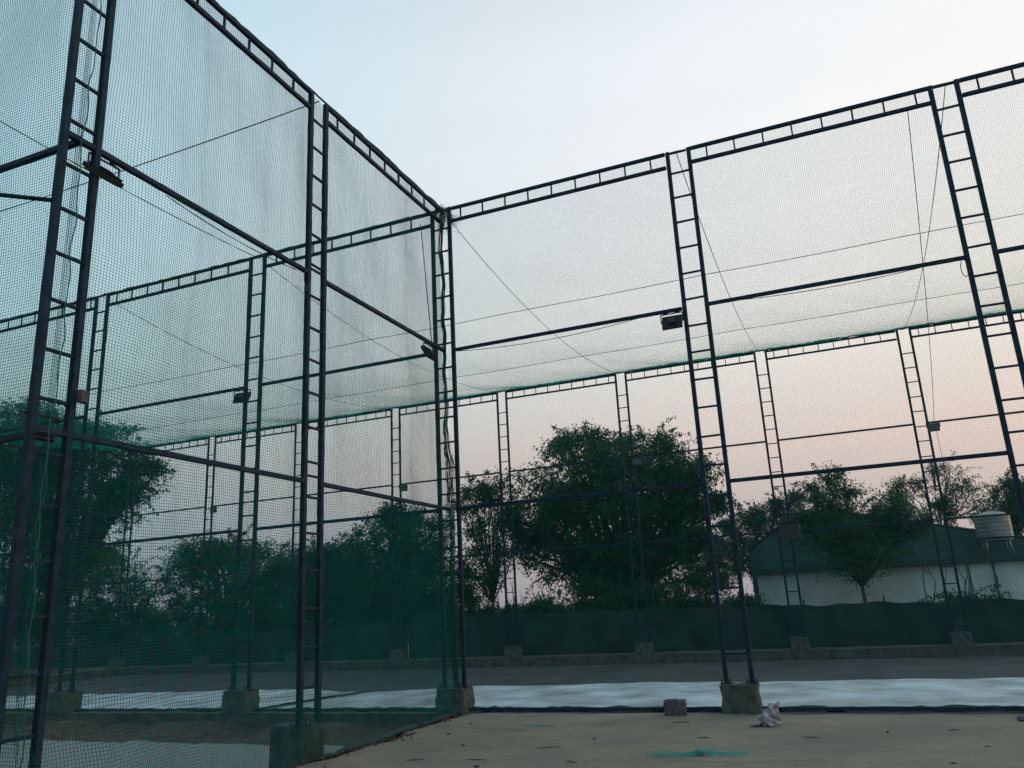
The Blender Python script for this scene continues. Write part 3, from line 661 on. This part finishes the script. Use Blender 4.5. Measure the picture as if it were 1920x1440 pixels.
# ------------------------------------------------------------------ trees
def tree(label, base, lobes, leaf, dens, size, seed, droop=.5, depth=1.0, trunk_r=.16, bare=0, gap=.0, group='trees behind the far wall', name='tree'):
    rr = np.random.default_rng(seed); bx_, by_ = base; z0 = FL
    e = empty(name, (bx_, by_, z0), label, 'tree', group)
    cz = np.mean([l[1] for l in lobes]); zmin = min(l[1] - l[3] for l in lobes)
    wood = bmesh.new()
    fork = Vector((0, 0, max(1.0, (zmin - z0) * .9)))
    tube([(0, 0, 0), (.05, .02, fork.z * .5), tuple(fork)], [trunk_r * 1.25, trunk_r * 1.02, trunk_r * .85], 8, True, wood)
    P, D = [], []
    sat = []
    for (lx, lz, rx, rz) in lobes:
        for q in range(5):
            a = rr.uniform(-.6, 3.7); k = rr.uniform(.26, .46)
            sat.append((lx + math.cos(a) * rx * .88, lz + math.sin(a) * rz * .88, max(.22, rx * k), max(.2, rz * k)))
    nl0 = len(lobes); lobes = list(lobes) + sat
    for li, (lx, lz, rx, rz) in enumerate(lobes):
        ry = (rx + rz) / 2 * depth; dy = rr.uniform(-.5, .5) * ry
        c = Vector((lx - bx_, dy, lz - z0))
        mid = fork.lerp(c, .5) + Vector((rr.normal(0, .15), rr.normal(0, .15), .12 * (c - fork).length))
        tube([tuple(fork), tuple(mid), tuple(c)], [trunk_r * .55, trunk_r * .36, trunk_r * .2], 6, True, wood)
        vol = rx * rz * ry; ncl = max(12, int(dens * vol ** .85 * 26))
        q = rr.normal(size=(ncl, 3)); q /= np.linalg.norm(q, axis=1)[:, None]
        rad = rr.uniform(0, 1, ncl) ** .45; rad = rad * (1 + .16 * np.sin(q[:, 0] * 5 + li) * np.cos(q[:, 2] * 6 + seed)) * 1.02
        rad *= 1 + np.maximum(rr.normal(0, .07, ncl), 0)
        pc = q * rad[:, None] * np.array([rx, ry, rz]) + np.array(c)
        if gap:
            keep = np.sin(pc[:, 0] * 2.3 + seed) * np.cos(pc[:, 2] * 2.9 + seed) + .5 * np.sin(pc[:, 1] * 3) < 1 - gap * 1.6
            pc, q = pc[keep], q[keep]
        nb = min(len(pc), 16 + int(6 * vol))
        for i in rr.choice(len(pc), nb, replace=False):
            t = Vector(pc[i]); st = mid.lerp(c, rr.uniform(.1, 1)); md = st.lerp(t, .55) + Vector(tuple(rr.normal(0, .08, 3)))
            tube([tuple(st), tuple(md), tuple(t)], [trunk_r * .13, .013, .005], 4, False, wood)
        P.append(pc); D.append(q)
    for k in range(bare):       # thin bare stems beside the trunk
        x, y = rr.normal(0, .9), rr.normal(0, .5); h = rr.uniform(1.6, 3.6)
        pts = [(x, y, 0)]
        for s in range(5): pts.append((pts[-1][0] + rr.normal(0, .12), pts[-1][1] + rr.normal(0, .1), h * (s + 1) / 5))
        tube(pts, [.03, .026, .022, .017, .012, .006], 5, False, wood)
    SC, SD = [], []
    for (lx, lz, rx, rz) in lobes[:nl0]:
        ry = (rx + rz) / 2 * depth
        for q in range(int(9 + 7 * (rx * rz) ** .6)):
            v = rr.normal(size=3) * np.array([1, .8, .8]) + np.array([0, -.15, .35]); v /= np.linalg.norm(v)
            p0 = np.array([lx - bx_, 0, lz - z0]) + v * np.array([rx, ry, rz]) * .85
            ln = rr.uniform(.5, 1.25) * (size / .15) ** .7; k = 9; t = np.linspace(0, 1, k)[:, None]
            dirv = v * .8 + np.array([rr.normal(0, .25), rr.normal(0, .25), .35 + rr.normal(0, .2)])
            pth = p0 + dirv * ln * t + np.array([0, 0, -.55]) * ln * t ** 2.2
            tube([tuple(x) for x in pth[::2]], [.012, .009, .006, .004, .003], 4, False, wood)
            m_ = rr.integers(26, 60); tt = rr.uniform(.15, 1, m_); ii = np.clip((tt * (k - 1)).astype(int), 0, k - 2); fr = (tt * (k - 1) - ii)[:, None]
            SC.append(pth[ii] * (1 - fr) + pth[ii + 1] * fr + rr.normal(0, .035, (m_, 3)))
            SD.append(np.tile(dirv / np.linalg.norm(dirv), (m_, 1)))
    P = np.concatenate(P); D = np.concatenate(D)
    nl = rr.integers(26, 52, len(P)); idx = np.repeat(np.arange(len(P)), nl); n = len(idx)
    cs = rr.uniform(.16, .34, len(P))[idx] * (size / .16) ** .5
    off = rr.normal(size=(n, 3)) * cs[:, None] * np.array([.75, .75, .6])
    C = np.concatenate([P[idx] + off] + SC); DD = np.concatenate([D[idx]] + SD); n = len(C)
    d = DD * .55 + rr.normal(0, .55, (n, 3)) + np.array([0, 0, -droop]); d /= np.linalg.norm(d, axis=1)[:, None] + 1e-6
    w = np.cross(d, rr.normal(size=(n, 3))); w /= np.linalg.norm(w, axis=1)[:, None] + 1e-6
    L = size * .82 * rr.uniform(.6, 1.4, n)[:, None]; Wd = L * rr.uniform(.14, .24, n)[:, None]
    nn = np.cross(d, w) * L * .08
    V = np.stack([C, C + d * L * .45 + w * Wd + nn, C + d * L, C + d * L * .45 - w * Wd + nn], 1).reshape(-1, 3)
    F = np.arange(n * 4).reshape(n, 4)
    obj('trunk', bm_mesh('trunk', wood, M_BARK, True), e)
    obj('crown', mesh_np('crown', V, F, LEAF[leaf]), e)
    return n
TR = {
  'central': ((-2.37,19.5), [(-2.24,6.40,3.25,1.89),(-3.52,7.78,1.15,0.87),(-1.16,7.21,1.63,0.99),(0.42,5.48,1.34,1.17),(-5.24,5.46,1.76,1.13),(-2.45,4.03,3.41,1.61),(0.78,3.99,0.71,1.23),(-4.56,3.21,1.70,0.97),(-0.62,2.65,1.65,1.02),(1.25,4.9,.75,.7),(-5.9,4.3,.8,.8),(-2.6,1.9,1.6,.8)]),
  'slim': ((-7.23,18.0), [(-7.81,5.79,0.78,0.84),(-6.79,5.58,0.71,1.10),(-7.11,4.09,1.06,0.97),(-7.88,2.85,0.67,0.86)]),
  'dense': ((-12.52,19.0), [(-12.48,4.07,2.39,1.64),(-13.73,2.52,2.30,1.40),(-10.99,4.77,1.18,1.05),(-15.43,3.55,1.14,1.08),(-12.19,5.57,0.81,0.60),(-11.30,2.62,1.56,1.36)]),
  'light': ((-21.11,18.5), [(-21.42,3.42,2.81,1.63),(-22.97,4.64,1.32,0.72),(-19.23,3.66,1.82,1.10),(-21.03,4.89,1.12,0.71),(-17.99,2.74,1.19,1.20)]),
  'bigleft': ((-33.92,20.0), [(-38.56,11.85,4.46,2.52),(-32.82,11.18,3.87,1.42),(-29.57,9.16,2.13,1.20),(-33.26,8.19,3.44,1.53),(-37.54,8.27,3.48,2.23),(-30.18,7.61,1.75,1.04),(-36.56,4.87,3.35,1.81),(-32.84,4.93,2.39,1.46)]),
  'shrubleft': ((-26.38,18.0), [(-27.06,4.12,1.41,1.05),(-25.23,3.12,1.36,1.02),(-28.37,3.03,1.43,1.18)]),
  'right': ((6.53,19.0), [(6.00,4.79,0.68,0.97),(6.39,3.80,1.55,0.9),(7.5,3.35,1.1,0.8),(6.6,2.66,1.6,0.8),(5.13,3.80,0.7,0.65),(8.3,3.9,.6,.6)]),
  'airy': ((10.04,26.0), [(10.55,5.74,0.79,0.79),(8.95,5.45,0.57,0.63),(10.96,4.69,0.69,0.99),(9.61,4.47,1.10,0.56)]),
  'farshed': ((1.55,36.0), [(0.95,5.35,1.18,0.76),(2.41,5.58,1.15,0.81),(3.61,6.14,0.92,0.87),(-0.02,4.45,0.82,1.02),(-.7,3.3,1.0,1.0),(1.2,3.6,1.6,1.0)]),
  'farright': ((13.3,32.0), [(13.61,5.12,0.82,1.26),(13.01,4.29,0.87,0.75),(14.51,4.66,0.85,1.24)]),
  'mid': ((-21.64,26.0), [(-22.78,4.14,1.45,1.20),(-20.98,4.76,1.00,0.74),(-21.67,3.20,2.12,1.46)]),
  'under': ((1.4,17.5), [(1.62,2.29,0.47,0.74),(0.99,1.76,0.48,0.47)]),
}
nlv = 0
nlv += tree('big dark leafy tree in the middle, right of the corner column', *TR['central'], 'dark', 1.7, .17, 11, .65, .9, .2, 5)
nlv += tree('slim sparse tree with thin bare stems just right of the corner column', *TR['slim'], 'dark', 2.0, .15, 12, .5, 1.0, .07, 14, .25)
nlv += tree('dense dark tree between the middle left column and the corner', *TR['dense'], 'dark', 2.0, .16, 13, .4, .9, .14)
nlv += tree('brighter green bushy tree left of the middle left column', *TR['light'], 'mid', 1.5, .15, 14, .3, .9, .12, 4)
nlv += tree('tall spreading tree behind the nearest column at the left edge', *TR['bigleft'], 'dark', 1.2, .21, 15, .4, .8, .3, 0, .12)
nlv += tree('loose shrub below the tall tree at the left', *TR['shrubleft'], 'mid', 1.4, .14, 16, .2, .9, .06, 6, .3, name='shrub')
nlv += tree('green tree standing in front of the pale wall at the right', *TR['right'], 'pale', 2.4, .13, 17, .5, .9, .07)
nlv += tree('airy sparse tree rising behind the shed at the right', *TR['airy'], 'pale', 1.1, .11, 18, .5, 1.0, .05, 4, .35)
nlv += tree('rounded bush-like tree behind the left end of the shed', *TR['farshed'], 'blue', 2.6, .16, 19, .3, .9, .09)
nlv += tree('dark tree behind the water tank at the right edge', *TR['farright'], 'blue', 2.8, .15, 20, .3, .9, .09)
nlv += tree('far low tree seen just left of the dense dark tree', *TR['mid'], 'blue', 2.2, .16, 21, .3, .9, .09)
nlv += tree('small shrub beside the right foot of the big central tree', *TR['under'], 'pale', 2.6, .11, 22, .3, .9, .03, 3, name='shrub')
BUSH = [(-36.5, 18.2, 2.3, 'behind the tall tree at the left edge'), (-31.0, 17.8, 1.9, 'under the tall tree at the left edge'), (-26.5, 17.4, 1.3, 'below the loose shrub at the left'),
        (-22.0, 17.2, 1.5, 'under the brighter green tree'), (-18.2, 17.4, 1.4, 'right of the brighter green tree'), (-15.0, 17.3, 1.7, 'left of the dense dark tree'),
        (-11.6, 17.2, 1.9, 'under the dense dark tree'), (-9.0, 17.0, 1.1, 'just left of the corner column'), (-5.2, 17.0, .75, 'right of the corner column, under the sparse tree'),
        (-2.9, 17.4, 1.2, 'left foot of the big central tree'), (-.3, 17.2, 1.0, 'under the right side of the big central tree'), (9.6, 19.5, .5, 'before the pale wall at the far right'), (1.5, 18.6, .8, 'before the left end of the shed')]
for i, (x, y, s, w) in enumerate(BUSH):
    nlv += tree('low bush behind the cloth fence, ' + w, (x, y), [(x, .95 * s + .2, 1.3 * s, .75 * s), (x + 1.1 * s, .8 * s + .2, 1.0 * s, .6 * s), (x - 1.0 * s, .9 * s + .2, .9 * s, .6 * s)], 'mid' if i in (3, 4) else 'dark',
                1.5, .14, 30 + i, .2, .7, .04, 8, .1, 'low bushes behind the cloth fence', 'bush')
print('leaves', nlv)

# ------------------------------------------------------------------ small things on the yard
# concrete block
bm = bmesh.new(); bmesh.ops.create_cube(bm, size=1); bmesh.ops.subdivide_edges(bm, edges=bm.edges[:], cuts=5, use_grid_fill=True)
for v in bm.verts:
    x, y, z = v.co; k = 1 - .10 * (abs(x * 2) ** 5 + abs(y * 2) ** 5 + abs(z * 2) ** 5) / 3 * 1.2
    j = .008 * math.sin(x * 23 + z * 17) + .006 * math.sin(y * 31 + x * 9)
    v.co = Vector((x * .31 * k + j, y * .2 * k + j, z * .22 * (1 - .06 * (abs(x * 2) ** 6)) + .105 + j * .5))
o = obj('concrete_block', bm_mesh('concrete_block', bm, M_STONE, True), None, (3.69, -.40, -.01), (0, 0, .06)); tag(o, 'rounded grey concrete block lying before the near wall', 'block')
# crumpled sack
e = empty('crumpled_sack', (5.03, -1.28, -.01), 'crumpled dirty white sack lying before the first column right of the corner', 'sack')
bm = bmesh.new(); bmesh.ops.create_icosphere(bm, subdivisions=5, radius=1)
for v in bm.verts:
    x, y, z = v.co
    r = 1 + .16 * math.sin(x * 5 + z * 3) * math.cos(y * 4 + 1) + .10 * math.sin(z * 11 + x * 7) + .07 * math.sin(x * 17 + y * 13 + z * 5) + .04 * math.sin(x * 31 - z * 27)
    px, py, pz = x * .125 * r, y * .11 * r, z * .125 * r
    if z > .3: px += (z - .3) * .12; pz += (z - .3) ** 2 * .10; px *= 1 - .25 * (z - .3)
    v.co = Vector((px, py, max(pz + .085, .002 + .004 * math.sin(x * 20))))
obj('sack_body', bm_mesh('sack_body', bm, M_SACK, True), e, (.03, 0, 0))
def flap(name, pts, wd, parent, seed):
    rr = np.random.default_rng(seed); n = len(pts); V = []; F = []
    for i, (p, w_) in enumerate(zip(pts, wd)):
        for k in range(7):
            s = k / 6 - .5; V.append((p[0] + rr.normal(0, .008), p[1] + s * w_ + rr.normal(0, .006), p[2] + .02 * math.sin(k * 2.1 + i * 1.3) * (1 if i else .4) + rr.normal(0, .004)))
            if i and k: F.append(((i - 1) * 7 + k - 1, (i - 1) * 7 + k, i * 7 + k, i * 7 + k - 1))
    me = mesh_np(name, V, F, M_SACK, True); o = obj(name, me, parent); md = o.modifiers.new('t', 'SOLIDIFY'); md.thickness = .006; return o
flap('sack_mouth', [(.06, 0, .19), (.10, 0, .22), (.14, .01, .235), (.17, .01, .26)], [.10, .12, .10, .04], e, 3)
flap('sack_skirt', [(-.05, -.02, .06), (-.10, -.03, .035), (-.15, -.04, .02), (-.21, -.05, .012)], [.16, .18, .14, .06], e, 4)
# scrap of green net
bm = bmesh.new(); rr = np.random.default_rng(5)
for s in range(34):
    x0 = rr.uniform(-.5, .1); ln = rr.uniform(.25, .75); pts = []
    yv = rr.normal(0, .05)
    for k in range(9):
        t = k / 8; x = x0 + ln * t; yy_ = yv * (1 + .6 * math.sin(t * 3)) + .10 * (x + .2) ** 2 - .03 + rr.normal(0, .008)
        z = .006 + abs(rr.normal(0, .008)) + .05 * math.exp(-((x - .12) / .07) ** 2) * rr.uniform(.2, 1)
        pts.append((x, yy_, z))
    tube(pts, .0022, 3, False, bm)
for s in range(14):
    a0 = rr.uniform(0, 6.28); pts = [(.12 + .045 * math.cos(a) * rr.uniform(.7, 1.2), .03 * math.sin(a * 1.3 + s), .022 + .018 * math.sin(a) + .005) for a in np.linspace(a0, a0 + 5, 10)]
    tube(pts, .004, 3, False, bm)
M_SCRAP = mat('bright_green_twine', (.02, .28, .20), .7, .2, 30)
tag(obj('net_scrap', bm_mesh('net_scrap', bm, M_SCRAP), None, (4.42, -3.36, -.004), (0, 0, .12)), 'bright green tangle of net twine lying on the yard', 'net scrap')
bm = bmesh.new()
for s in range(14):
    x0 = rr.uniform(-.2, .1); pts = [(x0 + .05 * k, rr.normal(0, .03), .004 + abs(rr.normal(0, .004))) for k in range(5)]
    tube(pts, .0025, 3, False, bm)
tag(obj('net_scrap', bm_mesh('net_scrap', bm, M_SCRAP), None, (1.95, -1.42, -.006)), 'faint small wisp of green twine on the yard near the corner', 'net scrap')
# stones, twigs
def stone(x, y, r, seed):
    bm = bmesh.new(); bmesh.ops.create_icosphere(bm, subdivisions=2, radius=1); rr = np.random.default_rng(seed); a = rr.uniform(0, 6, 4)
    for v in bm.verts:
        k = 1 + .2 * math.sin(v.co.x * 3 + a[0]) + .15 * math.sin(v.co.y * 4 + a[1]) + .1 * math.sin(v.co.z * 6 + a[2])
        v.co = Vector((v.co.x * r * k * 1.3, v.co.y * r * k, v.co.z * r * .6 * k + r * .4))
    return obj('stone', bm_mesh('stone', bm, M_STONE), None, (x, y, -.012))
tag(stone(7.93, -.80, .06, 1), 'fist-sized dark stone at the right edge before the near wall', 'stone')
SP = [(2.35, -4.2, .022), (6.9, -3.5, .02), (7.3, -2.6, .016), (5.9, -3.9, .015), (1.6, -3.0, .02), (3.1, -2.4, .016), (6.4, -1.7, .015), (1.0, -2.2, .02), (4.9, -4.6, .014), (7.7, -4.0, .015), (2.9, -4.9, .018), (.9, -1.3, .02)]
for i, (x, y, r) in enumerate(SP): tag(stone(x, y, r, 40 + i), 'tiny dark pebble scattered on the yard', 'stone', 'pebbles on the yard')
rr = np.random.default_rng(77)
for i in range(9):
    x, y, a, l = [(2.75, -3.1, .4, .3), (2.2, -3.9, .2, .22), (5.6, -2.2, 0, .2), (3.9, -1.1, .1, .25), (6.6, -4.4, -.2, .14), (1.5, -4.0, .6, .2), (4.4, -2.3, .1, .15), (7.1, -1.6, .3, .16), (3.3, -3.9, -.3, .18)][i]
    pts = [(x + math.cos(a) * l * t + rr.normal(0, .006), y + math.sin(a) * l * t + rr.normal(0, .006), .004) for t in np.linspace(-.5, .5, 6)]
    tag(obj('twig', tube_mesh('twig', pts, [.002, .005, .006, .006, .004, .002], M_BARK, 5)), 'thin dark twig lying on the yard', 'twig', 'twigs on the yard')
# crumbs of earth along the ragged edge
bm = bmesh.new()
for i in range(420):
    y = rr.uniform(-7.5, -.3); ed = .16 + .07 * math.sin(y * 1.7) + .05 * math.sin(y * 4.9 + 1); x = ed + abs(rr.normal(0, .16)); r = rr.uniform(.005, .022)
    q = bmesh.ops.create_icosphere(bm, subdivisions=1, radius=r, matrix=Matrix.Translation((x, y, -.012 + r * .2)))
    for v in q['verts']: v.co += Vector(tuple(rr.normal(0, r * .25, 3)))
tag(obj('earth_crumbs', bm_mesh('earth_crumbs', bm, M_EARTH)), 'crumbs of brown earth along the ragged yard edge', 'earth', kind='stuff')

# ------------------------------------------------------------------ thin evening haze
bm = bmesh.new(); bmesh.ops.create_cube(bm, size=1)
for v in bm.verts: v.co = Vector((v.co.x * 220, v.co.y * 200 + 20, v.co.z * 20 + 8.2))
MH = bpy.data.materials.new('haze_air'); MH.use_nodes = True
t_ = MH.node_tree; t_.nodes.clear(); oo = t_.nodes.new('ShaderNodeOutputMaterial'); pv = t_.nodes.new('ShaderNodeVolumePrincipled')
pv.inputs['Color'].default_value = (.80, .88, .90, 1); pv.inputs['Density'].default_value = .0003; pv.inputs['Anisotropy'].default_value = .3
t_.links.new(pv.outputs[0], oo.inputs['Volume'])
hz = obj('haze', bm_mesh('haze', bm, MH)); tag(hz, kind='stuff')
